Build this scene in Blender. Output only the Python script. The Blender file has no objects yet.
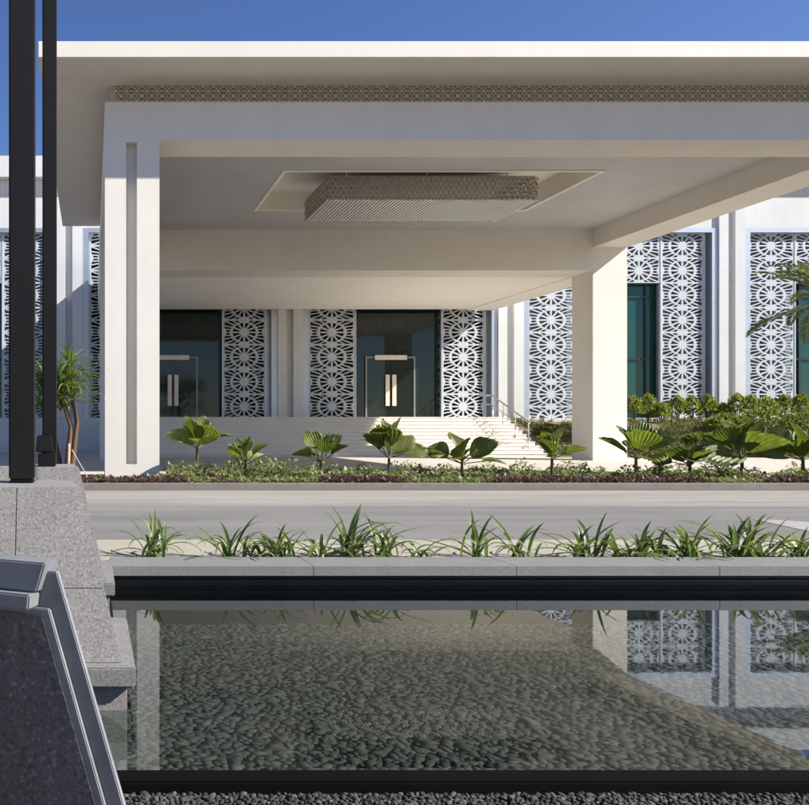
import bpy, bmesh, math, random
from mathutils import Vector, Matrix, noise as mnoise
R = math.radians
rnd = random.Random(7)
SC = bpy.context.scene

# ------------------------------------------------------------------ camera
CAM_H = 1.2
cd = bpy.data.cameras.new('camera'); cam = bpy.data.objects.new('camera', cd)
SC.collection.objects.link(cam)
cam.location = (0, 0, CAM_H); cam.rotation_euler = (R(90), 0, 0)
cd.sensor_width = 36; cd.lens = 35.6
cd.shift_x = (404.5 - 92) / 809; cd.shift_y = (428 - 402.5) / 809
cd.clip_start = 0.05; cd.clip_end = 3000
SC.camera = cam

# ------------------------------------------------------------------ light
SUN = Vector((2.4, -1.0, 1.92)).normalized()
elev = math.asin(SUN.z); azim = math.atan2(SUN.x, SUN.y)
w = bpy.data.worlds.new('World'); SC.world = w; w.use_nodes = True
nt = w.node_tree; nt.nodes.clear()
sky = nt.nodes.new('ShaderNodeTexSky'); sky.sky_type = 'NISHITA'
sky.sun_disc = False; sky.sun_elevation = elev; sky.sun_rotation = azim
sky.air_density = 1.0; sky.dust_density = 0.35; sky.ozone_density = 5.0; sky.altitude = 0
bg = nt.nodes.new('ShaderNodeBackground'); bg.inputs['Strength'].default_value = 0.070
wo = nt.nodes.new('ShaderNodeOutputWorld')
hs = nt.nodes.new('ShaderNodeHueSaturation'); hs.inputs['Saturation'].default_value = 1.10
hs.inputs['Hue'].default_value = .514; nt.links.new(sky.outputs[0], hs.inputs['Color']); nt.links.new(hs.outputs[0], bg.inputs[0]); nt.links.new(bg.outputs[0], wo.inputs[0])
sl = bpy.data.lights.new('sun', 'SUN'); so = bpy.data.objects.new('sun', sl)
SC.collection.objects.link(so)
sl.energy = 5.0; sl.angle = R(0.5); sl.color = (1.0, 0.95, 0.87)
so.rotation_euler = SUN.to_track_quat('Z', 'Y').to_euler()
so.location = SUN * 60
SC.view_settings.view_transform = 'Standard'; SC.view_settings.look = 'None'
SC.view_settings.gamma = 1.0; SC.view_settings.use_curve_mapping = False
SC.view_settings.exposure = 0.99
SC.render.engine = 'CYCLES'
SC.cycles.max_bounces = 8; SC.cycles.diffuse_bounces = 5; SC.cycles.transparent_max_bounces = 12
SC.cycles.caustics_reflective = False; SC.cycles.caustics_refractive = False
SC.cycles.use_denoising = True

# ------------------------------------------------------------------ helpers
def at(x, y, d):
    """photo pixel at distance d -> world point"""
    return Vector(((x - 92) * d / 800, d, CAM_H - (y - 428) * d / 800))

class MB:
    def __init__(s): s.v = []; s.f = []; s.m = []; s.mi = 0
    def face(s, pts):
        n = len(s.v); s.v += [tuple(p) for p in pts]; s.f.append(tuple(range(n, n + len(pts)))); s.m.append(s.mi)
    def idx(s, vs, fs):
        n = len(s.v); s.v += [tuple(p) for p in vs]
        for f in fs: s.f.append(tuple(i + n for i in f)); s.m.append(s.mi)
    def box(s, x0, x1, y0, y1, z0, z1):
        s.hexa([(x0,y0,z0),(x1,y0,z0),(x1,y1,z0),(x0,y1,z0),(x0,y0,z1),(x1,y0,z1),(x1,y1,z1),(x0,y1,z1)])
    def hexa(s, p):
        s.idx(p, [(0,3,2,1),(4,5,6,7),(0,1,5,4),(1,2,6,5),(2,3,7,6),(3,0,4,7)])
    def frustum(s, b, t, z0, z1):
        (x0,x1,y0,y1) = b; (a0,a1,c0,c1) = t
        s.hexa([(x0,y0,z0),(x1,y0,z0),(x1,y1,z0),(x0,y1,z0),(a0,c0,z1),(a1,c0,z1),(a1,c1,z1),(a0,c1,z1)])
    def tube(s, pts, rad, n=8, cap=True):
        pts = [Vector(p) for p in pts]
        rads = rad if isinstance(rad, (list, tuple)) else [rad] * len(pts)
        base = len(s.v); up = None
        for i, p in enumerate(pts):
            t = (pts[min(i+1, len(pts)-1)] - pts[max(i-1, 0)]).normalized()
            if up is None: up = Vector((0,0,1)) if abs(t.z) < .9 else Vector((1,0,0))
            a = t.cross(up).normalized(); b = a.cross(t).normalized(); up = b
            for k in range(n):
                q = 2*math.pi*k/n
                s.v.append(tuple(p + (a*math.cos(q) + b*math.sin(q)) * rads[i]))
        for i in range(len(pts)-1):
            for k in range(n):
                k2 = (k+1) % n
                s.f.append((base+i*n+k, base+i*n+k2, base+(i+1)*n+k2, base+(i+1)*n+k)); s.m.append(s.mi)
        if cap:
            s.f.append(tuple(base+k for k in range(n))); s.m.append(s.mi)
            s.f.append(tuple(base+(len(pts)-1)*n+n-1-k for k in range(n))); s.m.append(s.mi)
    def build(s, name, mats, parent=None, smooth=False, bevel=0, loc=None):
        me = bpy.data.meshes.new(name); me.from_pydata(s.v, [], s.f)
        if not isinstance(mats, (list, tuple)): mats = [mats]
        for m in mats: me.materials.append(m)
        if any(s.m): me.polygons.foreach_set('material_index', s.m)
        if smooth: me.polygons.foreach_set('use_smooth', [True]*len(me.polygons))
        if bevel:
            bm = bmesh.new(); bm.from_mesh(me)
            bmesh.ops.remove_doubles(bm, verts=bm.verts, dist=1e-5)
            ed = [e for e in bm.edges if len(e.link_faces) == 2 and e.calc_face_angle(0) > .3]
            bmesh.ops.bevel(bm, geom=ed, offset=bevel, segments=2, affect='EDGES', clamp_overlap=True)
            bm.to_mesh(me); bm.free()
        me.update()
        o = bpy.data.objects.new(name, me); SC.collection.objects.link(o)
        if parent: o.parent = parent
        if loc is not None: o.location = loc
        return o

def tag(o, label=None, cat=None, group=None, kind=None):
    if label: o['label'] = label
    if cat: o['category'] = cat
    if group: o['group'] = group
    if kind: o['kind'] = kind
    return o
def thing(name, label, cat, loc=(0,0,0), rz=0, group=None):
    o = bpy.data.objects.new(name, None); SC.collection.objects.link(o)
    o.location = loc; o.rotation_euler = (0,0,rz); o.empty_display_size = .2
    return tag(o, label, cat, group)
def struct(o): o['kind'] = 'structure'; return o
def copy_tree(o, parent=None):
    c = o.copy(); SC.collection.objects.link(c); c.parent = parent
    for ch in list(o.children): copy_tree(ch, c)
    return c

# ------------------------------------------------------------------ materials
def new_mat(name):
    m = bpy.data.materials.new(name); m.use_nodes = True
    n = m.node_tree; b = n.nodes['Principled BSDF']
    return m, n, b
def surf(name, col, rough=.7, var=.12, scale=3.0, bump=.0, bscale=60, metallic=0, spec=.5,
         speck=None, stain=0.0, joints=None, coat=0):
    m, n, b = new_mat(name); N = n.nodes.new; L = n.links.new
    pos = N('ShaderNodeNewGeometry').outputs['Position']
    n1 = N('ShaderNodeTexNoise'); n1.inputs['Scale'].default_value = scale; n1.inputs['Detail'].default_value = 8
    n1.inputs['Roughness'].default_value = .65
    L(pos, n1.inputs['Vector'])
    ramp = N('ShaderNodeMapRange'); ramp.inputs['From Min'].default_value = .3; ramp.inputs['From Max'].default_value = .7
    ramp.inputs['To Min'].default_value = 1 - var; ramp.inputs['To Max'].default_value = 1 + var
    L(n1.outputs['Fac'], ramp.inputs['Value'])
    mul = N('ShaderNodeVectorMath'); mul.operation = 'SCALE'
    mul.inputs[0].default_value = col; L(ramp.outputs[0], mul.inputs['Scale'])
    out = mul.outputs[0]
    if speck:                                    # (scale, dark colour, light colour)
        v = N('ShaderNodeTexNoise'); v.inputs['Scale'].default_value = speck[0]; v.inputs['Detail'].default_value = 3
        L(pos, v.inputs['Vector'])
        cr = N('ShaderNodeValToRGB'); e = cr.color_ramp.elements
        e[0].position = .33; e[0].color = (*speck[1], 1); e[1].position = .68; e[1].color = (*speck[2], 1)
        k = e.new(.43); k.color = (.75,.75,.75,1); k = e.new(.58); k.color = (.85,.85,.85,1)
        L(v.outputs['Fac'], cr.inputs[0])
        mx = N('ShaderNodeVectorMath'); mx.operation = 'MULTIPLY'; L(out, mx.inputs[0]); L(cr.outputs[0], mx.inputs[1]); out = mx.outputs[0]
    if stain:                                    # vertical weather streaks
        mp = N('ShaderNodeMapping'); mp.inputs['Scale'].default_value = (2.2, 2.2, .12); L(pos, mp.inputs[0])
        st = N('ShaderNodeTexNoise'); st.inputs['Scale'].default_value = 1.6; st.inputs['Detail'].default_value = 5; L(mp.outputs[0], st.inputs['Vector'])
        r2 = N('ShaderNodeMapRange'); r2.inputs['From Min'].default_value = .45; r2.inputs['From Max'].default_value = .75
        r2.inputs['To Min'].default_value = 1; r2.inputs['To Max'].default_value = 1 - stain; L(st.outputs['Fac'], r2.inputs['Value'])
        mx = N('ShaderNodeVectorMath'); mx.operation = 'SCALE'; L(out, mx.inputs[0]); L(r2.outputs[0], mx.inputs['Scale']); out = mx.outputs[0]
    if joints:                                   # (period m, axis index, dark factor, half width fraction)
        for per, ax, dk, wd in joints:
            sp = N('ShaderNodeSeparateXYZ'); L(pos, sp.inputs[0])
            dv = N('ShaderNodeMath'); dv.operation = 'DIVIDE'; L(sp.outputs[ax], dv.inputs[0]); dv.inputs[1].default_value = per
            fr = N('ShaderNodeMath'); fr.operation = 'FRACT'; L(dv.outputs[0], fr.inputs[0])
            lt = N('ShaderNodeMath'); lt.operation = 'LESS_THAN'; L(fr.outputs[0], lt.inputs[0]); lt.inputs[1].default_value = wd
            r3 = N('ShaderNodeMapRange'); r3.inputs['To Min'].default_value = 1; r3.inputs['To Max'].default_value = dk; L(lt.outputs[0], r3.inputs['Value'])
            mx = N('ShaderNodeVectorMath'); mx.operation = 'SCALE'; L(out, mx.inputs[0]); L(r3.outputs[0], mx.inputs['Scale']); out = mx.outputs[0]
    L(out, b.inputs['Base Color'])
    b.inputs['Roughness'].default_value = rough; b.inputs['Metallic'].default_value = metallic
    b.inputs['Specular IOR Level'].default_value = spec
    if coat: b.inputs['Coat Weight'].default_value = coat
    if bump:
        n2 = N('ShaderNodeTexNoise'); n2.inputs['Scale'].default_value = bscale; n2.inputs['Detail'].default_value = 6; L(pos, n2.inputs['Vector'])
        bp = N('ShaderNodeBump'); bp.inputs['Strength'].default_value = bump; bp.inputs['Distance'].default_value = .02
        L(n2.outputs['Fac'], bp.inputs['Height']); L(bp.outputs[0], b.inputs['Normal'])
    return m
def leaf_mat(name, cols, rough=.45, trans=.3):
    m, n, b = new_mat(name); N = n.nodes.new; L = n.links.new
    g = N('ShaderNodeNewGeometry')
    cr = N('ShaderNodeValToRGB'); e = cr.color_ramp.elements
    while len(e) < len(cols): e.new(.5)
    for i, c in enumerate(cols):
        e[i].position = i / max(1, len(cols)-1); e[i].color = (*c, 1)
    L(g.outputs['Random Per Island'], cr.inputs[0])
    nz = N('ShaderNodeTexNoise'); nz.inputs['Scale'].default_value = 9; L(g.outputs['Position'], nz.inputs['Vector'])
    mr = N('ShaderNodeMapRange'); mr.inputs['From Min'].default_value=.3; mr.inputs['From Max'].default_value=.7
    mr.inputs['To Min'].default_value = .7; mr.inputs['To Max'].default_value = 1.3; L(nz.outputs['Fac'], mr.inputs['Value'])
    mu = N('ShaderNodeVectorMath'); mu.operation='SCALE'; L(cr.outputs[0], mu.inputs[0]); L(mr.outputs[0], mu.inputs['Scale'])
    L(mu.outputs[0], b.inputs['Base Color']); b.inputs['Roughness'].default_value = rough
    tr = N('ShaderNodeBsdfTranslucent')
    m2 = N('ShaderNodeVectorMath'); m2.operation='MULTIPLY'; L(mu.outputs[0], m2.inputs[0]); m2.inputs[1].default_value=(1.3,1.5,.6)
    L(m2.outputs[0], tr.inputs['Color'])
    mix = N('ShaderNodeMixShader'); mix.inputs[0].default_value = trans
    L(b.outputs[0], mix.inputs[1]); L(tr.outputs[0], mix.inputs[2])
    L(mix.outputs[0], n.nodes['Material Output'].inputs[0])
    return m

M = {}
M['stone']   = surf('cream_stone', (.705,.67,.61), .75, .035, .8, .08, 40, stain=.03, joints=[(1.32,2,.95,.006)])
M['stonew']  = surf('white_facade_stone', (.60,.602,.60), .75, .05, .7, .08, 40, stain=.05, joints=[(1.6,2,.95,.006)])
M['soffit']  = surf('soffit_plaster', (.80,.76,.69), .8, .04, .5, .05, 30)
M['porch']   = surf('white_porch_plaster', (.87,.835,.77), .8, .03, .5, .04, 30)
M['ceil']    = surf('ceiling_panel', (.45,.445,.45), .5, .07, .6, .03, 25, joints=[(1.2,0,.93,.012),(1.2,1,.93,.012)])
M['frieze']  = surf('tan_carved_stone', (.58,.54,.45), .8, .08, 4)
M['friezeb'] = surf('tan_stone_backing', (.33,.30,.24), .9, .08, 4)
M['white']   = surf('white_screen_metal', (.50,.525,.555), .5, .04, 2)
M['alu']     = surf('brushed_aluminium', (.50,.53,.57), .38, .06, 3, metallic=.75)
M['backp']   = surf('blue_grey_backing', (.16,.19,.22), .4, .1, 2)
M['dalu']    = surf('dull_aluminium', (.26,.26,.25), .5, .06, 3, metallic=.5)
M['glass']   = surf('green_tinted_glass', (.012,.070,.055), .03, .05, 1, spec=.45)
M['glassd']  = surf('dark_tinted_glass', (.010,.017,.015), .03, .05, 1, spec=.5)
M['mull']    = surf('dark_mullion', (.03,.05,.05), .35, .05, 2, metallic=.4)
M['pull']    = surf('pale_door_pull', (.70,.62,.50), .35, .05, 3)
M['steel']   = surf('stainless_steel', (.62,.62,.62), .25, .05, 4, metallic=.9)
M['champ']   = surf('champagne_metal', (.90,.885,.85), .36, .06, 5, metallic=.3)
M['champd']  = surf('bronze_metal', (.50,.47,.43), .4, .08, 5, metallic=.6)
M['asph']    = surf('road_asphalt', (.115,.107,.103), .9, .14, 1.2, .35, 180, stain=0)
M['conc']    = surf('pale_concrete', (.235,.205,.172), .85, .10, .9, .2, 90)
M['drive']   = surf('driveway_paving', (.46,.42,.365), .8, .08, .6, .15, 60, joints=[(1.5,0,.92,.01),(1.5,1,.92,.01)])
M['ground']  = surf('dry_ground', (.20,.17,.13), .95, .2, .4, .3, 30)
M['soil']    = surf('planting_soil', (.12,.085,.055), .95, .3, 6, .8, 40)
M['bank']    = surf('dry_bank_soil', (.17,.135,.07), .95, .3, 2.5, .8, 30)
M['sand']    = surf('pale_sand_paving', (.32,.295,.235), .9, .10, 2.5, .3, 70)
M['kerb']    = surf('kerb_concrete', (.20,.185,.165), .85, .12, 3, .2, 60, joints=[(1.0,0,.75,.015)])
M['paint']   = surf('white_road_paint', (.29,.28,.26), .8, .16, 5)
M['fpaint']  = surf('faded_road_paint', (.25,.235,.215), .8, .25, 5)
M['granite'] = surf('grey_granite', (.28,.268,.255), .65, .08, 5, .12, 220, speck=(95,(.48,.47,.46),(1.18,1.16,1.12)))
M['granl']   = surf('pale_cut_granite', (.235,.23,.225), .6, .08, 6, .06, 200, speck=(110,(.5,.5,.5),(1.15,1.15,1.15)))
M['grand']   = surf('dark_granite', (.115,.112,.112), .55, .2, 9, .1, 160, speck=(110,(.4,.4,.4),(1.7,1.7,1.7)))
M['granb']   = surf('polished_blue_granite', (.185,.192,.205), .5, .2, 11, .04, 120)
M['black']   = surf('black_painted_steel', (.007,.0065,.007), .55, .15, 6, .04, 90, spec=.25)
M['blackp']  = surf('black_pool_lining', (.003,.003,.003), .8, .2, 5, .05, 60, spec=.06)
M['wallb']   = surf('wet_black_wall', (.040,.039,.037), .6, .3, 3, .05, 60, spec=.3)
M['pbase']   = surf('pool_floor', (.036,.042,.036), .9, .3, 9)
M['peb']     = None
M['mortar']  = surf('pale_mortar', (.33,.32,.31), .9, .1, 8)
M['trunk']   = surf('brown_bark', (.13,.07,.04), .9, .3, 12, .6, 60)
M['stem']    = surf('green_brown_stem', (.10,.10,.045), .8, .3, 12, .4, 60)
M['wood']    = surf('pale_timber', (.52,.40,.25), .8, .12, 10)
M['twine']   = surf('grey_wire', (.45,.45,.45), .5, .1, 5)

def road_mat():
    m, n, b = new_mat('dusty_road'); N = n.nodes.new; L = n.links.new
    pos = N('ShaderNodeNewGeometry').outputs['Position']; sp = N('ShaderNodeSeparateXYZ'); L(pos, sp.inputs[0])
    def noise(sc, det, v=(1,1,1)):
        mp = N('ShaderNodeMapping'); mp.inputs['Scale'].default_value = v; L(pos, mp.inputs[0])
        q = N('ShaderNodeTexNoise'); q.inputs['Scale'].default_value = sc; q.inputs['Detail'].default_value = det; L(mp.outputs[0], q.inputs['Vector']); return q.outputs['Fac']
    def mth(op, a, c):
        q = N('ShaderNodeMath'); q.operation = op
        for i, x in enumerate((a, c)):
            if isinstance(x, (int, float)): q.inputs[i].default_value = x
            else: L(x, q.inputs[i])
        return q.outputs[0]
    n1 = noise(1.0, 6, (.12,.8,1)); y = mth('ADD', sp.outputs[1], mth('MULTIPLY', mth('SUBTRACT', n1, .5), 2.6))
    mr = N('ShaderNodeMapRange'); mr.interpolation_type = 'SMOOTHSTEP'; mr.inputs['From Min'].default_value = 11.6; mr.inputs['From Max'].default_value = 13.3; L(y, mr.inputs['Value'])
    mx = N('ShaderNodeMix'); mx.data_type = 'RGBA'; L(mr.outputs[0], mx.inputs['Factor'])
    mx.inputs['A'].default_value = (.164,.157,.149,1); mx.inputs['B'].default_value = (.262,.243,.216,1)
    st = mth('ADD', mth('MULTIPLY', noise(1.3, 8, (.15,1.2,1)), .55), mth('MULTIPLY', noise(160, 3), .30))
    k = N('ShaderNodeMapRange'); k.inputs['From Min'].default_value=.25; k.inputs['From Max'].default_value=.6; k.inputs['To Min'].default_value=.72; k.inputs['To Max'].default_value=1.25; L(st, k.inputs['Value'])
    mu = N('ShaderNodeVectorMath'); mu.operation='SCALE'; L(mx.outputs['Result'], mu.inputs[0]); L(k.outputs[0], mu.inputs['Scale'])
    pt = N('ShaderNodeMapRange'); pt.inputs['From Min'].default_value=.52; pt.inputs['From Max'].default_value=.66; pt.inputs['To Min'].default_value=1; pt.inputs['To Max'].default_value=.84; L(noise(.55, 7, (.5,1.3,1)), pt.inputs['Value'])
    m3 = N('ShaderNodeVectorMath'); m3.operation='SCALE'; L(mu.outputs[0], m3.inputs[0]); L(pt.outputs[0], m3.inputs['Scale'])
    L(m3.outputs[0], b.inputs['Base Color']); b.inputs['Roughness'].default_value = .9
    bp = N('ShaderNodeBump'); bp.inputs['Strength'].default_value=.3; bp.inputs['Distance'].default_value=.01; L(noise(220,3), bp.inputs['Height']); L(bp.outputs[0], b.inputs['Normal'])
    return m
M['asph'] = road_mat()
def pebble_mat(name, cols, rough):
    m, n, b = new_mat(name); N = n.nodes.new; L = n.links.new
    g = N('ShaderNodeNewGeometry'); cr = N('ShaderNodeValToRGB'); e = cr.color_ramp.elements
    while len(e) < len(cols): e.new(.5)
    for i, c in enumerate(cols): e[i].position = i/(len(cols)-1); e[i].color = (*c,1)
    L(g.outputs['Random Per Island'], cr.inputs[0])
    nz = N('ShaderNodeTexNoise'); nz.inputs['Scale'].default_value = 45; nz.inputs['Detail'].default_value = 5; L(g.outputs['Position'], nz.inputs['Vector'])
    mr = N('ShaderNodeMapRange'); mr.inputs['To Min'].default_value=.6; mr.inputs['To Max'].default_value=1.4; L(nz.outputs['Fac'], mr.inputs['Value'])
    mu = N('ShaderNodeVectorMath'); mu.operation='SCALE'; L(cr.outputs[0], mu.inputs[0]); L(mr.outputs[0], mu.inputs['Scale'])
    L(mu.outputs[0], b.inputs['Base Color']); b.inputs['Roughness'].default_value = rough
    return m
M['peb'] = pebble_mat('river_stones', [(.026,.034,.031),(.042,.051,.045),(.031,.040,.036),(.062,.068,.056),(.022,.028,.026),(.036,.043,.035)], .8)
M['grav'] = pebble_mat('dark_gravel', [(.010,.0095,.009),(.034,.032,.030),(.016,.015,.014),(.085,.08,.075),(.012,.011,.010)], .85)

def water_mat():
    m, n, b = new_mat('still_water'); N = n.nodes.new; L = n.links.new
    n.nodes.remove(b)
    tr = N('ShaderNodeBsdfTransparent'); tr.inputs[0].default_value = (.69,.75,.71,1)
    gl = N('ShaderNodeBsdfGlossy'); gl.inputs['Roughness'].default_value = .012; gl.inputs['Color'].default_value = (.95,.97,1,1)
    pos = N('ShaderNodeNewGeometry')
    mp = N('ShaderNodeMapping'); mp.inputs['Scale'].default_value = (1.0,2.2,1); L(pos.outputs['Position'], mp.inputs[0])
    nz = N('ShaderNodeTexNoise'); nz.inputs['Scale'].default_value = 5.5; nz.inputs['Detail'].default_value = 3; L(mp.outputs[0], nz.inputs['Vector'])
    bp = N('ShaderNodeBump'); bp.inputs['Strength'].default_value = .0055; bp.inputs['Distance'].default_value = .02; L(nz.outputs['Fac'], bp.inputs['Height'])
    fr = N('ShaderNodeFresnel'); fr.inputs['IOR'].default_value = 1.52
    L(bp.outputs[0], fr.inputs['Normal']); L(bp.outputs[0], gl.inputs['Normal'])
    bk = N('ShaderNodeMix'); L(pos.outputs['Backfacing'], bk.inputs['Factor']); L(fr.outputs[0], bk.inputs['A']); bk.inputs['B'].default_value = .05
    mx = N('ShaderNodeMixShader'); L(bk.outputs['Result'], mx.inputs[0]); L(tr.outputs[0], mx.inputs[1]); L(gl.outputs[0], mx.inputs[2])
    L(mx.outputs[0], n.nodes['Material Output'].inputs[0])
    return m
M['water'] = water_mat()
M['fan']    = leaf_mat('fan_leaf', [(.07,.095,.024),(.125,.155,.034),(.19,.21,.05),(.085,.115,.03),(.23,.20,.07)], .5, .38)
M['lily']   = leaf_mat('strap_leaf', [(.07,.11,.035),(.12,.17,.05),(.27,.30,.13),(.09,.14,.045),(.05,.075,.03),(.20,.24,.09)], .4, .3)
M['gcover'] = leaf_mat('bedding_leaf', [(.10,.12,.05),(.18,.20,.08),(.30,.30,.16),(.12,.14,.06),(.22,.24,.07)], .5, .3)
M['purple'] = leaf_mat('purple_leaf', [(.075,.028,.045),(.12,.04,.065),(.055,.025,.035),(.09,.06,.04)], .5, .25)
M['croton'] = leaf_mat('croton_leaf', [(.14,.19,.045),(.26,.29,.07),(.12,.16,.04),(.33,.32,.09),(.17,.22,.05),(.34,.19,.08)], .45, .3)
M['shrub']  = leaf_mat('shrub_leaf', [(.08,.11,.025),(.15,.18,.04),(.22,.25,.06),(.10,.13,.03)], .5, .3)
M['dry']    = leaf_mat('dry_leaf', [(.14,.13,.05),(.11,.14,.04),(.20,.17,.07),(.08,.12,.03)], .7, .2)
M['palm']   = leaf_mat('palm_leaflet', [(.07,.095,.035),(.12,.14,.055),(.17,.18,.085)], .4, .25)
M['drac']   = leaf_mat('sword_leaf', [(.07,.11,.025),(.13,.18,.04),(.18,.22,.06)], .4, .3)
M['tree']   = leaf_mat('tree_leaf', [(.03,.055,.015),(.05,.085,.022),(.07,.11,.03)], .55, .25)

# ------------------------------------------------------------------ ground, road, paving
def sheet(name, x0, x1, y0, y1, z, mat, nx=1, ny=1):
    b = MB()
    for i in range(nx):
        for j in range(ny):
            xa, xb = x0+(x1-x0)*i/nx, x0+(x1-x0)*(i+1)/nx; ya, yb = y0+(y1-y0)*j/ny, y0+(y1-y0)*(j+1)/ny
            b.face([(xa,ya,z),(xb,ya,z),(xb,yb,z),(xa,yb,z)])
    return struct(b.build(name, mat))
g = MB(); G = 900; hx0, hx1, hy0, hy1 = -3.0, 16.0, .2, 6.3
for x0,x1,y0,y1 in [(-G,G,-G,hy0),(-G,G,hy1,G),(-G,hx0,hy0,hy1),(hx1,G,hy0,hy1)]:
    g.face([(x0,y0,-.03),(x1,y0,-.03),(x1,y1,-.03),(x0,y1,-.03)])
struct(g.build('ground', M['ground']))
sheet('road', -70, 90, 7.9, 15.58, 0.0, M['asph'])
b = MB(); b.face([(-70,12.12,.004),(90,12.12,.004),(90,12.18,.004),(-70,12.18,.004)]); struct(b.build('road_line', M['fpaint'])); b = MB()
b.face([(8.70,10.55,.005),(8.28,9.23,.005),(10.0,8.2,.005),(12.0,8.6,.005),(9.82,9.72,.005),(9.15,10.2,.005)][::-1])
struct(b.build('road_marking', M['paint']))
sheet('driveway', -70, 90, 19.75, 39.2, 0.0, M['drive'])
sheet('planting_bed', -70, 90, 15.78, 19.74, 0.03, M['soil'])
sheet('gutter', -70, 90, 15.40, 15.575, .004, M['soil'])
b = MB(); b.box(-70, 90, 15.58, 15.77, -.05, .12); b.box(-70, 90, 19.70, 19.85, -.05, .05)
struct(b.build('kerb', M['kerb'], bevel=.015))
b = MB(); b.box(-3, 16, 6.425, 7.88, -.1, .10); struct(b.build('planting_strip', M['sand']))

# ------------------------------------------------------------------ pool
pool = thing('reflecting_pool', 'long shallow reflecting pool lined in black with grey stone coping', 'pool', (0,6,0))
def P(o, par):            # parent keeping world place
    o.parent = par; o.location = -Vector(par.location); return o
b = MB(); b.box(-3, 16, 6.10, 6.30, -.30, .088); b.box(-3,16,6.06,6.10,.035,.05); P(b.build('pool_wall', M['wallb']), pool)
b = MB()
xs = .14; 
while xs < 16:
    e = xs + 1.52; b.box(xs+.0007, e-.0007, 5.99, 6.415, .092, .165); xs = e
P(b.build('coping', M['granl'], bevel=.0022), pool)
b = MB(); b.box(-3, 16, 2.70, 2.80, -.45, .006); P(b.build('pool_rim', M['blackp'], bevel=.008), pool)
b = MB(); b.box(-3,16,2.80,6.10,-.40,-.30); P(b.build('pool_floor', M['pbase']), pool)
b = MB(); b.box(-3.1,-3,2.7,6.3,-.45,.0); P(b.build('end_wall', M['blackp']), pool)
b = MB(); b.box(16,16.1,2.7,6.3,-.45,0); P(b.build('end_wall', M['blackp']), pool)
b = MB(); b.face([(-3,2.80,0),(16,2.80,0),(16,6.10,0),(-3,6.10,0)]); struct(b.build('water', M['water']))

def stones(name, x0, x1, y0, y1, z, step, a, bq, c, mat, label, keep=1.0):
    bm = bmesh.new(); bmesh.ops.create_icosphere(bm, subdivisions=1, radius=1)
    bv = [v.co.copy() for v in bm.verts]; bf = [tuple(v.index for v in f.verts) for f in bm.faces if f.calc_center_median().z > -.35]; bm.free()
    B = MB(); r = random.Random(3)
    ny = int((y1-y0)/step)
    for j in range(ny):
        nx = int((x1-x0)/(step*1.25))
        for i in range(nx):
            if r.random() > keep: continue
            cx = x0+(i+.5*(j%2)+r.uniform(-.3,.3))*step*1.25; cy = y0+(j+r.uniform(-.3,.3))*step
            s = r.choice((.6,.8,.95,1.05,1.2,1.45))*r.uniform(.9,1.1); q = r.uniform(0,math.pi); mt = Matrix.Rotation(q,3,'Z') @ Matrix.Rotation(r.uniform(-.13,.13),3,'X')
            sc = Vector((a*s*r.uniform(.8,1.25), bq*s, c*s)); o = Vector((cx,cy,z+r.uniform(0,c*1.2)))
            vs = []
            for p in bv:
                k = 1 + .16*mnoise.noise(p*1.3 + Vector((i*3.1,j*1.7,0)))
                vs.append(mt @ Vector((p.x*sc.x*k, p.y*sc.y*k, p.z*sc.z*k)) + o)
            B.idx(vs, bf)
    o = B.build(name, mat, smooth=True); return tag(o, label, 'stones', kind='stuff')
stones('river_stones', -.4, 7.0, 2.82, 6.08, -.283, .036, .036, .024, .0042, M['peb'], 'rounded grey green river stones lying under the pool water')
b = MB(); b.face([(-3,.2,-.04),(16,.2,-.04),(16,2.70,-.04),(-3,2.70,-.04)]); struct(b.build('gravel_base', M['soil']))
stones('gravel', -.3, 5.0, 2.05, 2.695, -.028,   .0135, .0105, .0075, .006, M['grav'], 'strip of small dark gravel along the near rim of the pool')

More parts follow.
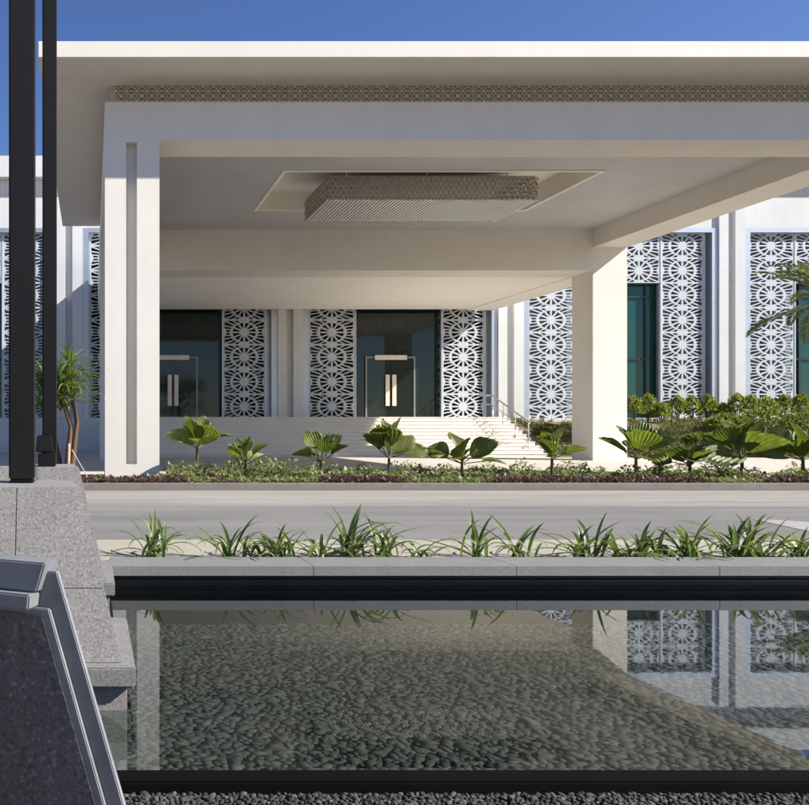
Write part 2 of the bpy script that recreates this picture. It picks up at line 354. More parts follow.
# ------------------------------------------------------------------ lattice tiles
def tile(B, cx, z0, wd, ht, yf, th, NI=12, NO=24, bi=.030, bo=.020, R0=.172, R1=.388, R2=.424, back=True):
    """one rosette tile, facing -Y, occupying [cx-wd/2, cx+wd/2] x [z0, z0+ht]"""
    cz = z0+ht/2
    def pt(r, a, y):
        k = min(1, max(0, (r-.13)/.37))**3.2
        return (cx + r*math.cos(a)*(ht*(1-k)+wd*k), y, cz + r*math.sin(a)*ht)
    def edge(a): return .5/max(abs(math.cos(a)), abs(math.sin(a)))
    def r3(a): return max(R2+.012, 0.470/max(abs(math.cos(a)), abs(math.sin(a)))**.97)
    def ring(N, ls, bar, holes, y0, y1, off, solid, centre):
        for k in range(N):
            t0, t1 = 2*math.pi*(k+off)/N, 2*math.pi*(k+1+off)/N; tc = (t0+t1)/2
            rows = []
            for l in ls:
                hw = max(.012, math.pi/N - math.asin(min(.9, bar/l(tc))))
                rows.append([(l(a), a) for a in (t0, tc-hw, tc+hw, t1)])
            hs = () if solid(tc) else holes
            for y, flip in ((y0, False), (y1, True)) if back else ((y0, False),):
                def fc(ps):
                    ps = [pt(r,a,y) for r,a in ps]; B.face(ps[::-1] if flip else ps)
                if centre: fc([(0,0)] + rows[0])
                for i in range(len(ls)-1):
                    a, c = rows[i], rows[i+1]
                    for j in range(3):
                        if j == 1 and i in hs: continue
                        fc([a[j], c[j], c[j+1], a[j+1]])
            for i in hs:
                a, c = rows[i], rows[i+1]; lp = [a[1], c[1], c[2], a[2]]
                for q in range(4):
                    p0, p1 = lp[q], lp[(q+1)%4]
                    B.face([pt(*p0,y0), pt(*p1,y0), pt(*p1,y1), pt(*p0,y1)])
    ring(NI, [lambda a: R0, lambda a: R1, lambda a: R2+.004], bi, (0,), yf-.002, yf+th+.002, 0, lambda a: False, True)
    ring(NO, [lambda a: R2, r3, edge], bo, (0,), yf, yf+th, 0, lambda a: abs(math.cos(a)) < .26, False)

# ------------------------------------------------------------------ main building
F = 39.5
bld = thing('hotel_building', 'long white building with pierced rosette screens behind the entrance canopy', 'building', (15,F,0))
CEN = [-6.57, 4.34, 15.2, 26.07, 36.98, 47.9]
HW = 4.51; FR = .30; TOP = 10.85; BOT = 1.70
b = MB(); b.box(-16, 62, F-.05, 46, -.2, BOT); P(b.build('plinth', M['stonew']), bld)
for c in CEN:
    b = MB(); b.box(c-HW-FR, c+HW+FR, F, F+.5, TOP+.22, 12.55); P(b.build('lintel_wall', M['stonew']), bld)
    fr = MB()
    fr.box(c-HW-FR+.002, c-HW, F-.05, F+.48, BOT, TOP+.218); fr.box(c+HW, c+HW+FR-.002, F-.05, F+.48, BOT, TOP+.218)
    fr.box(c-HW, c+HW, F-.05, F+.48, TOP, TOP+.218)
    P(fr.build('window_surround', M['alu']), bld)
    entry = c in CEN[1:3]
    rows = [1.65+1.227*i for i in range(8)] if entry else [TOP-1.227*(i+1) for i in range(8)]
    for s in (-1, 1):
        x0, x1 = (c-HW, c-2.1) if s < 0 else (c+2.1, c+4.32)
        sb = MB(); xm = (x0+x1)/2; WD = x1-x0-.12
        for z in rows: tile(sb, xm, z, WD, 1.227, F+.17, .07)
        P(sb.build('lattice_screen', M['white']), bld)
        fb = MB()
        fb.box(x0+.003, xm-WD/2-.001, F+.15, F+.30, BOT, TOP-.003); fb.box(xm+WD/2+.001, x1, F+.15, F+.30, BOT, TOP-.003)
        if not entry:
            bp = MB(); bp.box(x0+.004, x1, F+.42, F+.46, BOT, TOP-.004); P(bp.build('backing_panel', M['backp']), bld)
        if s > 0: fb.box(x1+.002, c+HW-.001, F+.36, F+.40, BOT, TOP-.003)
        for z in rows: fb.box(xm-WD/2-.001, xm+WD/2+.001, F+.245, F+.30, z-.02, z+.02)
        P(fb.build('screen_frame', M['white' if not entry else 'alu']), bld)
    if not entry:
        sb = MB()
        for z in rows[:2]:
            for q in (-1,1): tile(sb, c+q*1.05, z, 2.095, 1.227, F+.17, .07)
        P(sb.build('lattice_screen', M['white']), bld)
        bp = MB(); bp.box(c-2.095, c+2.095, F+.42, F+.46, 8.40, TOP-.004); P(bp.build('backing_panel', M['backp']), bld)
    gl = MB(); gl.face([(c-HW,F+.55,BOT),(c+HW,F+.55,BOT),(c+HW,F+.55,TOP),(c-HW,F+.55,TOP)])
    win = P(gl.build('window', M['glassd' if entry else 'glass']), bld)
    def bar(nm, *bx):
        q = MB(); q.box(*bx); o = q.build(nm, M['mull']); o.parent = win
    if not entry:
        for dx in (-1.62, 1.62): bar('mullion', c+dx-.05, c+dx+.05, F+.47, F+.545, BOT, 8.38)
        for z in (7.75, 4.65): bar('transom', c-2.09, c+2.09, F+.48, F+.543, z-.05, z+.05)
        bar('window_head', c-2.09, c+2.09, F+.25, F+.50, 8.33, 8.39)
    else:
        for dx in (-2.05, 2.05): bar('mullion', c+dx-.04, c+dx+.04, F+.47, F+.545, BOT, 7.2)
        dc = c-.30
        d = MB()
        d.box(dc-1.24, dc-1.17, F+.44, F+.545, BOT, 4.69); d.box(dc+1.17, dc+1.24, F+.44, F+.545, BOT, 4.69)
        d.box(dc-1.24, dc+1.24, F+.44, F+.545, 4.69, 4.76)
        door = P(d.build('door', M['dalu']), bld)
        d = MB(); d.box(dc-1.165, dc-.006, F+.47, F+.53, BOT+.02, 4.68); d.box(dc+.006, dc+1.165, F+.47, F+.53, BOT+.02, 4.68)
        d.build('door_leaf', M['glassd']).parent = door
        for s in (-1,1):
            d = MB(); d.box(dc+s*.165-.105, dc+s*.165+.105, F+.36, F+.40, 2.3, 3.86)
            for z in (2.5, 3.66): d.box(dc+s*.165-.03, dc+s*.165+.03, F+.40, F+.468, z-.03, z+.03)
            d.build('door_handle', M['pull'], bevel=.01).parent = door
        d = MB(); d.box(dc-.80, dc+.80, F+.37, F+.435, 4.60, 4.83); d.build('door_header', M['pull']).parent = door
for i in range(len(CEN)-1):
    x0 = CEN[i]+HW+FR; x1 = CEN[i+1]-HW-FR; xm = (x0+x1)/2 - .02; g2 = .17
    p = MB()
    p.box(x0, xm-g2, F-.12, F+.5, BOT, 12.55); p.box(xm+g2, x1, F-.12, F+.5, BOT, 12.55); p.box(xm-g2, xm+g2, F+.12, F+.5, BOT, 12.55)
    P(p.build('pilaster', M['stonew']), bld)
b = MB(); b.box(-16, 62, F+.02, F+.5, 12.552, 13.44); P(b.build('frieze_backing', M['stone']), bld)
b = MB()
for i in range(96): tile(b, -16+.8*(i+.5), 12.60, .8, .8, F+.004, .0145, back=False)
P(b.build('frieze', M['stonew']), bld)
b = MB(); b.box(-16, 62, F-.45, 46, 13.45, 14.5); P(b.build('cornice', M['stonew'], bevel=.02), bld)
b = MB(); b.box(-16, 62, F+.9, 46, BOT, 13.448); P(b.build('rear_mass', M['stonew']), bld)

# ------------------------------------------------------------------ entrance canopy
can = thing('entrance_canopy', 'cream porte cochere with wide flat roof on square columns', 'canopy', (10,18.5,0))
CX = [(.30,1.56),(18.47,19.73)]; CY = [(18.5,19.75),(29.5,30.79)]; BT = 8.74; BB = 7.86; RB = 7.01; RZ = 9.22
for i,(x0,x1) in enumerate(CX):
    y0,y1 = CY[0]; b = MB(); gx0, gx1 = x0+.49, x0+.74; gd = .22
    b.box(x0,gx0,y0,y0+gd,0,BT); b.box(gx1,x1,y0,y0+gd,0,BT)
    b.box(gx0,gx1,y0,y0+gd,7.81,BT); b.box(gx0,gx1,y0,y0+gd,0,.36); b.box(x0,x1,y0+gd,y1,0,BT)
    P(b.build('column', M['stone']), can)
    y0,y1 = CY[1]; b = MB(); b.box(x0,x1,y0,y1,0,BT); P(b.build('column', M['stone']), can)
b = MB(); b.box(1.56,18.47,18.5,19.66,BB,BT); P(b.build('front_beam', M['stone']), can)
for x0,x1 in CX:
    b = MB(); b.box(x0,x1,19.75,29.5,BB,BT); P(b.build('side_beam', M['stone']), can)
b = MB(); b.box(1.56,18.47,29.5,30.79,RB,BT); P(b.build('rear_beam', M['stone']), can)
# ceiling with recess
CZ = 8.52; rx0,rx1,ry0,ry1 = 5.43,14.58,22.7,26.9
b = MB()
for x0,x1,y0,y1 in [(1.56,18.47,19.66,ry0),(1.56,18.47,ry1,29.5),(1.56,rx0,ry0,ry1),(rx1,18.47,ry0,ry1)]:
    b.box(x0,x1,y0,y1,CZ,CZ+.12)
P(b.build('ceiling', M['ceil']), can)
b = MB(); e=.10
u=.004; b.box(rx0+u,rx1-u,ry0+u,ry0+e,CZ-.03,9.19); b.box(rx0+u,rx1-u,ry1-e,ry1-u,CZ-.03,9.19); b.box(rx0+u,rx0+e,ry0+e,ry1-e,CZ-.03,9.19); b.box(rx1-e,rx1-u,ry0+e,ry1-e,CZ-.03,9.19)
b.box(rx0+e,rx1-e,ry0+e,ry1-e,9.12,9.19)
P(b.build('ceiling_recess', M['soffit']), can)
b = MB(); b.box(-1.17,21.2,17.32,31.8,RZ,9.58); P(b.build('roof_slab', M['stone'], bevel=.015), can)
b = MB(); b.box(.55,19.48,18.80,19.4,BT,RZ); b.box(.55,1.2,19.4,30.5,BT,RZ); b.box(18.83,19.48,19.4,30.5,BT,RZ); b.box(1.2,18.83,29.9,30.5,BT,RZ)
P(b.build('frieze_backing', M['friezeb']), can)
b = MB(); n = 80; x0, x1 = .45, 19.58; t = (x1-x0)/n
for i in range(n):
    for q in (0,1): tile(b, x0+(i+.5)*t, BT+.005+.2365*q, t, .2365, 18.75, .025, NI=6, NO=8, bi=.05, bo=.05, R0=.12, R1=.33, R2=.40, back=False)
P(b.build('frieze', M['frieze']), can)
b = MB(); b.box(1.56,18.47,30.79,39.36,RB+.03,8.9); P(b.build('porch_roof', M['porch']), can)
for x0,x1 in CX:
    b = MB(); b.box(x0,x1,30.79,39.36,RB-.02,8.9); P(b.build('porch_beam', M['porch']), can)

# ------------------------------------------------------------------ chandelier
ch = thing('chandelier', 'wide box shaped metal lattice chandelier hanging in the canopy ceiling recess', 'chandelier', (10,24.75,7.9))
hx0,hx1,hy0,hy1,hz0,hz1 = 6.92,13.12,23.5,26.05,7.93,8.58
def hexring(B, o, ux, uz, r, w, dv):
    for k in range(6):
        a0, a1 = math.pi/3*k+math.pi/6, math.pi/3*(k+1)+math.pi/6
        p = lambda rr,a,q: o + ux*rr*math.cos(a) + uz*rr*math.sin(a) + dv*q
        B.hexa([p(r-w,a0,0),p(r,a0,0),p(r,a1,0),p(r-w,a1,0),p(r-w,a0,1),p(r,a0,1),p(r,a1,1),p(r-w,a1,1)])
for nm,o0,ux,ln,dv in [('lattice_side',Vector((hx0,hy0,hz0)),Vector((1,0,0)),hx1-hx0,Vector((0,.05,0))),('lattice_side',Vector((hx0,hy1,hz0)),Vector((1,0,0)),hx1-hx0,Vector((0,.05,0))),
                    ('lattice_side',Vector((hx0,hy0,hz0)),Vector((0,1,0)),hy1-hy0,Vector((.05,0,0))),('lattice_side',Vector((hx1,hy0,hz0)),Vector((0,1,0)),hy1-hy0,Vector((-.05,0,0)))]:
    B = MB(); r=.088; dx=r*math.sqrt(3); uz=Vector((0,0,1)); j=0; z=r*.6
    while z < hz1-hz0:
        nn=int(ln/dx)
        for i in range(nn):
            hexring(B, o0+ux*((i+.5+.5*(j%2))*dx)+uz*z, ux, uz, r, .019, dv)
        z += r*1.5; j+=1
    P(B.build(nm, M['champd']), ch)
B = MB(); n=54
for i in range(n):
    x = hx0+.06+(hx1-hx0-.12)*i/(n-1); B.box(x-.022,x+.022,hy0+.06,hy1-.03,hz0-.015,hz0+.035)
P(B.build('bottom_slats', M['champ']), ch)
B = MB()
for k in range(11):
    y = hy0+.15+(hy1-hy0-.3)*k/10; B.box(hx0+.06,hx1-.06,y-.012,y+.012,hz0+.04,hz0+.075)
P(B.build('cross_bars', M['champd']), ch)
B = MB()
for i in range(62):
    x = hx0+(hx1-hx0)*i/61
    if i == 0:
        B.tube([(0,0,.02),(0,0,-.06)],[.016,.024],6); pen = B.build('pendant', M['champ']); pm = pen.data; pen.parent = ch
    else:
        pen = bpy.data.objects.new('pendant', pm); SC.collection.objects.link(pen); pen.parent = ch
    pen.location = Vector((x,hy0+.02,hz0)) - Vector(ch.location)
B = MB(); B.box(hx0+.05,hx1-.05,hy0+.06,hy1-.03,hz1,hz1+.05); P(B.build('top_plate', M['champd']), ch)
for x in (7.6,10.0,12.4):
    for y in (23.9,25.6):
        B = MB(); B.tube([(x,y,hz1+.05),(x,y,9.12)],.02,8); P(B.build('hanging_rod', M['steel']), ch)

# ------------------------------------------------------------------ stairs and handrail
n=11; y0=33.1; run=.33; rise=BOT/n
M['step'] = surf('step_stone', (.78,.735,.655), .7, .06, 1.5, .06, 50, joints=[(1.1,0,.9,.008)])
M['riser'] = surf('step_stone_shaded', (.72,.67,.585), .75, .06, 1.5, .06, 50, joints=[(1.1,0,.85,.01)])  # nosing shade put into the riser colour, a darker copy of the step stone
stair = thing('staircase', 'broad flight of pale stone steps leading up to the glass entrance doors', 'staircase', (10,y0,0))
st = MB()
for i in range(n):
    st.box(1.72,18.88,y0+run*i+.025,(y0+run*(i+1)+.025) if i<n-1 else F-.053, -.02, rise*(i+1)-.042)
P(st.build('riser', M['riser']), stair)
for i in range(n):
    b = MB(); b.box(1.7,18.9,y0+run*i,(y0+run*(i+1)+.03) if i<n-1 else F-.052, rise*(i+1)-.04, rise*(i+1)); P(b.build('tread', M['step'], bevel=.006), stair)
hr = thing('handrail', 'stainless steel handrail running down the right side of the entrance steps', 'handrail', (18.4,33.6,0))
for yy in (33.7,34.75,35.8,36.75):
    k = min(n-1, max(0,int((yy-y0)/run))); z = rise*(k+1)
    B = MB(); B.tube([(18.4,yy,z),(18.4,yy,1.42+(yy-33.6)*.40+.0)],.028,8); P(B.build('post', M['steel'], smooth=True), hr)
for dz,rr in ((0,.032),(-.42,.018)):
    B = MB(); B.tube([(18.4,33.6,1.42+dz),(18.4,36.85,2.72+dz),(18.4,37.3,2.72+dz)],rr,8); P(B.build('rail', M['steel'], smooth=True), hr)

# ------------------------------------------------------------------ stone pedestals and posts
def pedestal(dx, dy, label):
    t = thing('stone_pedestal', label, 'pedestal', (-.34+dx,3.8+dy,0), group='granite pedestals along the pool')
    def sub(b,nm,m,bev=.006):
        o=b.build(nm,m,bevel=bev); o.parent=t; o.location=(.34,-3.8,0); return o
    B=MB()
    # body split at joints: lower course and two upper stones
    def lerp(z): 
        k=(z-.195)/(.935-.195); return (-.808+.188*k, .128-.182*k, 3.42+.16*k, 4.18-.13*k)
    def sec(z0,z1,u0,u1):
        a=lerp(z0); c=lerp(z1)
        K=.045
        def q(t,u,back,z):
            x0,x1=(t[0]+K,t[1]-K) if back else (t[0],t[1]); return (x0+(x1-x0)*u, t[3] if back else t[2], z)
        B.hexa([q(a,u0,0,z0),q(a,u1,0,z0),q(a,u1,1,z0),q(a,u0,1,z0),q(c,u0,0,z1),q(c,u1,0,z1),q(c,u1,1,z1),q(c,u0,1,z1)])
    sec(.195,.499,0,1); sec(.5005,.935,0,.5); sec(.5005,.935,.501,1)
    sub(B,'body',M['granite'],.003)
    B=MB(); B.hexa([(-.79,3.425,.2),(.12,3.425,.2),(.05,4.17,.2),(-.72,4.17,.2),(-.61,3.585,.925),(-.062,3.585,.925),(-.13,4.04,.925),(-.54,4.04,.925)]); sub(B,'mortar',M['mortar'],0)
    B=MB(); B.box(-.87,.184,3.35,4.25,.11,.195); sub(B,'plinth',M['granl'],.008)
    B=MB(); B.box(-.83,.150,3.40,4.20,-.30,.11); sub(B,'base_block',M['granite'])
    return t
pedestal(0,0,'grey granite pedestal with sloping sides carrying the thicker black post')
pedestal(-.035,1.83,'grey granite pedestal farther back carrying the thin black post and floodlight')
B=MB(); B.box(-.402,-.277,3.84,3.965,.935,.95); B.box(-.400,-.279,3.842,3.963,.95,5.2)
tag(B.build('steel_post', M['black'], bevel=.008), 'thick black steel post standing on the nearer sunlit granite pedestal','post',group='black posts on granite pedestals')
B=MB(); B.box(-.348,-.250,5.60,5.70,.935,6.2)
tag(B.build('steel_post', M['black'], bevel=.008), 'thin black steel post standing behind a small black floodlight','post',group='black posts on granite pedestals')
fl = thing('floodlight','small black floodlight at the foot of the thin black post','floodlight',(-.30,5.52,.935))
B=MB(); B.box(-.07,.05,-.05,.04,.0,.09); B.build('base_box',M['black'],fl,bevel=.006)
B=MB(); B.frustum((-.085,.03,-.04,.05),(-.075,.02,-.03,.06),.10,.215); B.build('lamp_head',M['black'],fl,bevel=.006)
B=MB(); B.tube([(-.03,0,.08),(-.03,.01,.12)],.02,8); B.build('bracket',M['black'],fl)

# nearest pylon, turned so its face looks left
yaw=-R(26)
P0=Vector((-.0616,1.45,0))
py = thing('stepped_pylon','dark granite pylon with stepped top and pale cut edges in the near left corner','pylon',P0,yaw)
def pl(nm, mat, zs, us, v0, v1, bev=.004, ul=-.9):
    z0,z1=zs; u0,u1=us
    B=MB(); B.hexa([(ul,v0,z0),(u0,v0,z0),(u0,v1,z0),(ul,v1,z0),(ul,v0,z1),(u1,v0,z1),(u1,v1,z1),(ul,v1,z1)])
    return B.build(nm,mat,py,bevel=bev)
pl('outer_body',M['granb'],(-.03,.939),(.320,-.003),0,.012,.002)
pl('core',M['grand'],(-.03,.86),(.05,-.26),.036,.42,.004)
pl('front_frame',M['granb'],(-.03,.872),(.287,-.014),-.010,0,.002)
pl('front_panel',M['grand'],(-.03,.860),(.272,-.027),-.0125,-.0105,.0008)
pl('top_cap',M['granb'],(.902,.957),(-.034,-.016),-.02,.034,.003)
pl('step',M['granb'],(.873,.901),(-.040,-.037),-.040,.0,.003)

# ------------------------------------------------------------------ plants
def strap_leaf(B, o, az, L, w, th0, bend, n=7, fold=.25):
    """arching strap leaf; th0 start elevation, bend total droop"""
    p=Vector(o); th=th0; d=Vector((math.cos(az),math.sin(az),0)); s=Vector((-d.y,d.x,0)); prev=None; base=len(B.v)
    for i in range(n+1):
        u=i/n; ww=w*(.60+.9*u*(1-u)*1.6)*(1-u**5)+.0008
        nrm=(d*-math.sin(th)+Vector((0,0,math.cos(th))))
        B.v += [tuple(p-s*ww/2+nrm*ww*fold),tuple(p),tuple(p+s*ww/2+nrm*ww*fold)]
        p=p+(d*math.cos(th)+Vector((0,0,math.sin(th))))*(L/n); th-=bend/n*(.4+1.2*u)
    for i in range(n):
        k=base+i*3; B.f += [(k,k+1,k+4,k+3),(k+1,k+2,k+5,k+4)]; B.m += [B.mi]*2

def pleated_leaf(B, o, az, el, pet, L, W, roll, r, np_=9, nl=6):
    """broad pleated fan blade on a petiole"""
    d0=Vector((math.cos(az)*math.cos(el),math.sin(az)*math.cos(el),math.sin(el)))
    side=Vector((-math.sin(az),math.cos(az),0)); up=side.cross(d0)*-1
    if up.z<0: up=-up
    side=(Matrix.Rotation(roll,3,d0)@side); up=(Matrix.Rotation(roll,3,d0)@up)
    o=Vector(o); base0=o+d0*pet
    nn=2*np_+1; base=len(B.v); droop=r.uniform(.12,.5)
    for j in range(nl+1):
        u=j/nl
        for i in range(nn):
            v=(i/(nn-1))*2-1
            lw=W*.5*math.sin(math.pi*(.06+.62*u))**.8*(1 if u<.98 else .96)
            le=L*(1-.30*v*v)
            tooth=(r.uniform(-.13,-.02) if i%2 else r.uniform(-.03,.05))*u**6*L
            along=le*u+tooth
            pl=(1 if i%2 else -1)*.026*L*(u+.15)
            q=base0+d0*along+side*(lw*v)+up*(pl+abs(v)**1.5*lw*.45-droop*L*u*u*.45)
            B.v.append(tuple(q-Vector((0,0,1))*droop*.25*L*u**3))
    for j in range(nl):
        for i in range(nn-1):
            k=base+j*nn+i; B.f.append((k,k+1,k+nn+1,k+nn)); B.m.append(B.mi)

def fan_palm(x, h, wd, nleaf, seed, label, d=17.4, lean=0, els=(.45,1.25), stem=.38):
    r=random.Random(seed); X=(x-92)*d/800
    h*=1.13; wd*=1.06; t=thing('fan_leaf_palm',label,'palm',(X,d,.03),group='young fan leaf palms in the planting bed')
    nleaf+=2; S=MB(); top=Vector((lean*.3,0,h*stem)); S.tube([(0,0,-.05),(lean*.1,0,h*stem*.5),tuple(top)],[.045,.035,.028],8)
    B=MB(); pts=[]
    for i in range(nleaf):
        az=2*math.pi*i/nleaf+r.uniform(-.6,.6)+seed; el=els[0]+.05+(els[1]-els[0]+.25)*((i*.618+seed*.37)%1)+r.uniform(-.15,.15)
        if i==nleaf-1: el=1.25
        reach=wd*.52; pet=reach*r.uniform(.10,.55); L=(reach*1.12-pet*.75)*r.uniform(.75,1.05)
        if el>.9: L=min(L,h*(1-stem)*.95-pet*.6+.1)
        d0=Vector((math.cos(az)*math.cos(el),math.sin(az)*math.cos(el),math.sin(el)))
        S.tube([tuple(top),tuple(top+d0*pet*1.1)],[.014,.009],5)
        pleated_leaf(B,top,az,el,pet,L,L*r.uniform(.72,1.1),r.uniform(-.95,.95),r)
    S.build('stem',M['stem'],t,smooth=True); B.build('leaves',M['fan'],t)
    return t
fan_palm(197,1.36,1.46,7,11,'tallest fan leaf palm right beside the front column',d=18.65,els=(.2,1.0),stem=.45)
fan_palm(246,.95,1.15,5,12,'low fan leaf palm with one blade reaching right, second from the column',els=(.2,1.1))
fan_palm(320,.98,1.15,6,33,'fan leaf palm on a leaning trunk in front of the left lattice screen',lean=.1,els=(.3,.9))
fan_palm(389,1.20,1.45,6,24,'fan leaf palm with spread blades in front of the double doors',els=(.2,1.1))
fan_palm(462,.92,1.40,6,15,'fan leaf palm with flat blades in front of the sunny steps',els=(.1,.8))
fan_palm(552,1.15,1.12,6,16,'fan leaf palm beside the shaded face of the rear column',els=(.3,1.1))
fan_palm(636,1.15,1.45,5,47,'fan leaf palm in front of the sunlit face of the rear column',els=(.2,1.0))
fan_palm(690,.80,1.20,6,18,'low dark fan leaf palm just right of the rear column',els=(.05,.7))
fan_palm(742,1.22,1.75,8,19,'widest fan leaf palm with many long blades below the right screen',els=(.1,1.0))
fan_palm(803,1.12,1.75,7,20,'fan leaf palm cut off by the right edge of the picture',els=(.1,.9))

# spider lilies along the pool
def lily(x, hgt, n, seed, label, spread=1.0, d=6.75):
    r=random.Random(seed); X=(x-92)*d/800; B=MB()
    for i in range(int(n*1.05)):
        az=r.uniform(0,2*math.pi); up=r.random()
        L=hgt*r.uniform(.75,1.25)*(1.15 if up<.3 else 1)
        strap_leaf(B,(r.gauss(0,.05),r.gauss(0,.035),0),az,L,r.uniform(.024,.040),r.uniform(.7,1.45) if up>.25 else r.uniform(.3,.8),r.uniform(.6,2.6)*spread,n=9)
    o=B.build('spider_lily',M['lily'],smooth=True); o.location=(X,d,.10)
    return tag(o,label,'plant',group='strap leaved lilies along the pool coping')
lily(152,.44,26,1,'lily clump nearest the granite pedestals with one tall pale leaf',1.1)
lily(228,.42,18,2,'lily clump in front of the gap right of the front column, leaning left')
lily(283,.34,22,3,'low leafy lily clump below the second fan palm')
lily(352,.45,30,4,'full bushy lily clump below the third and fourth fan palms')
lily(258,.30,12,31,'small lily clump squeezed between two larger clumps below the low second palm')
lily(318,.36,16,32,'mid sized lily clump below the palm on the leaning trunk')
lily(386,.38,16,34,'lily clump on the axis of the entrance doors',1.1)
lily(612,.30,12,35,'low lily clump below the sunlit face of the rear column')
lily(664,.32,14,36,'lily clump below the low dark palm right of the rear column',1.1)
lily(766,.34,14,37,'lily clump at the tip of the white road marking')
lily(418,.30,12,5,'small sparse lily clump with flat leaves left of the doors axis',1.3)
lily(478,.42,14,6,'upright dark lily clump below the palm in front of the steps',.8)
lily(522,.40,16,17,'thin pale lily clump just left of the rear column')
lily(583,.38,20,8,'lily clump standing directly below the rear column')
lily(640,.33,20,9,'arching lily clump below the dark window of the right bay')
lily(690,.36,24,10,'lily clump with fallen leaves lying over the coping')
lily(738,.46,30,11,'tallest lily clump with two upright leaves near the right end',.9)
lily(798,.38,22,12,'lily clump cut off by the right edge beside the road marking')
B=MB(); r=random.Random(5)
for i in range(7):
    X=(r.uniform(655,715)-92)*6.35/800
    strap_leaf(B,(X,6.38,.168),r.uniform(3.6,5.8),.22,.02,.12,.3)
for i in range(3):
    X=(r.uniform(195,300)-92)*6.35/800
    strap_leaf(B,(X,6.38,.168),r.uniform(3.6,5.8),.18,.02,.12,.3)

tag(B.build('fallen_leaves',M['lily']),'loose strap leaves lying flat on the grey coping','leaves',kind='stuff')

# bedding plants
def cover(name, rects, dens, hfun, size, mat, label, seed, cat='ground cover'):
    r=random.Random(seed); B=MB()
    for x0,x1,y0,y1,z0 in rects:
        for i in range(int((x1-x0)*(y1-y0)*dens)):
            x=r.uniform(x0,x1); y=r.uniform(y0,y1); h=hfun(x,y)
            if h<=.01: continue
            z=z0+h*r.uniform(.15,1)**.7; s=size*r.uniform(.6,1.4)
            a=r.uniform(0,6.28); el=r.uniform(-.2,1.0)
            d=Vector((math.cos(a)*math.cos(el),math.sin(a)*math.cos(el),math.sin(el))); q=Vector((-math.sin(a),math.cos(a),r.uniform(-.4,.4)))
            o=Vector((x,y,z)); B.face([o-d*s*.5,o+q*s*.28,o+d*s*.6,o-q*s*.28])
    return tag(B.build(name,mat),label,cat,kind='stuff')
def hn(x,y,s,seed): return mnoise.noise(Vector((x*s+seed*7.3,y*s,seed)))
def incol(x,y): return 18.45<y<19.8 and (.25<x<1.6 or 18.4<x<19.8)
def hg(x,y):
    if incol(x,y): return 0
    k=hn(x,y,1.1,1); 
    k2=hn(x,y,2.2,8); return max(0,.17+.18*math.exp(-((x-3.3)/1.3)**2)+.26*k+.30*k2+.12*hn(x,y,5,2)) * (1 if x>1.7 else .35)
def hp(x,y):
    k=hn(x,0,.55,5)+.15*hn(x,y,3,6)+(.18 if x>8 else -.02)+(.3 if -.8<x<1.9 else 0)
    return .17+.05*hn(x,y,5,3) if k>-.02 else 0
def hg2(x,y):
    return .16+.07*hn(x,y,4,4) if hp(x,y)==0 else 0
cover('green_bedding',[(-9,24,16.55,18.9,.03)],600,hg,.085,M['gcover'],'low variegated green bedding plants filling the bed before the columns',1)
cover('green_edging',[(-9,24,15.85,16.55,.03)],620,hg2,.08,M['gcover'],'low yellow green bedding plants along the kerb',2)
cover('purple_bedding',[(-9,24,15.83,16.75,.03)],720,hp,.075,M['purple'],'low purple leaved bedding plants along the kerb',3)

# bank right of the stairs
def bz(x,y): 
    k=min(1,max(0,(y-32.4)/5.4)); return .05+1.45*k*k*(3-2*k)+.05*hn(x,y,.9,9)
B=MB(); nx,ny=60,24; bx0,bx1,by0,by1=18.92,62,32.3,39.4
vs=[(bx0+(bx1-bx0)*i/nx,by0+(by1-by0)*j/ny,bz(bx0+(bx1-bx0)*i/nx,by0+(by1-by0)*j/ny) if j else -.02) for j in range(ny+1) for i in range(nx+1)]
fs=[(j*(nx+1)+i,j*(nx+1)+i+1,(j+1)*(nx+1)+i+1,(j+1)*(nx+1)+i) for j in range(ny) for i in range(nx)]
B.idx(vs,fs); struct(B.build('bank',M['bank'],smooth=True))
r=random.Random(31); B=MB()
for i in range(22000):
    x=r.uniform(19.5,40); y=r.uniform(32.4,37.6)
    if hn(x,y,.8,13)<(-.12 if x<26 else -.5): continue
    z=bz(x,y); strap_leaf(B,(x,y,z),r.uniform(0,6.28),r.uniform(.15,.4),.035,r.uniform(.5,1.4),1.0,n=2,fold=.1)
tag(B.build('dry_grass',M['dry']),'dry brownish grass growing over the bank right of the steps','grass',kind='stuff')

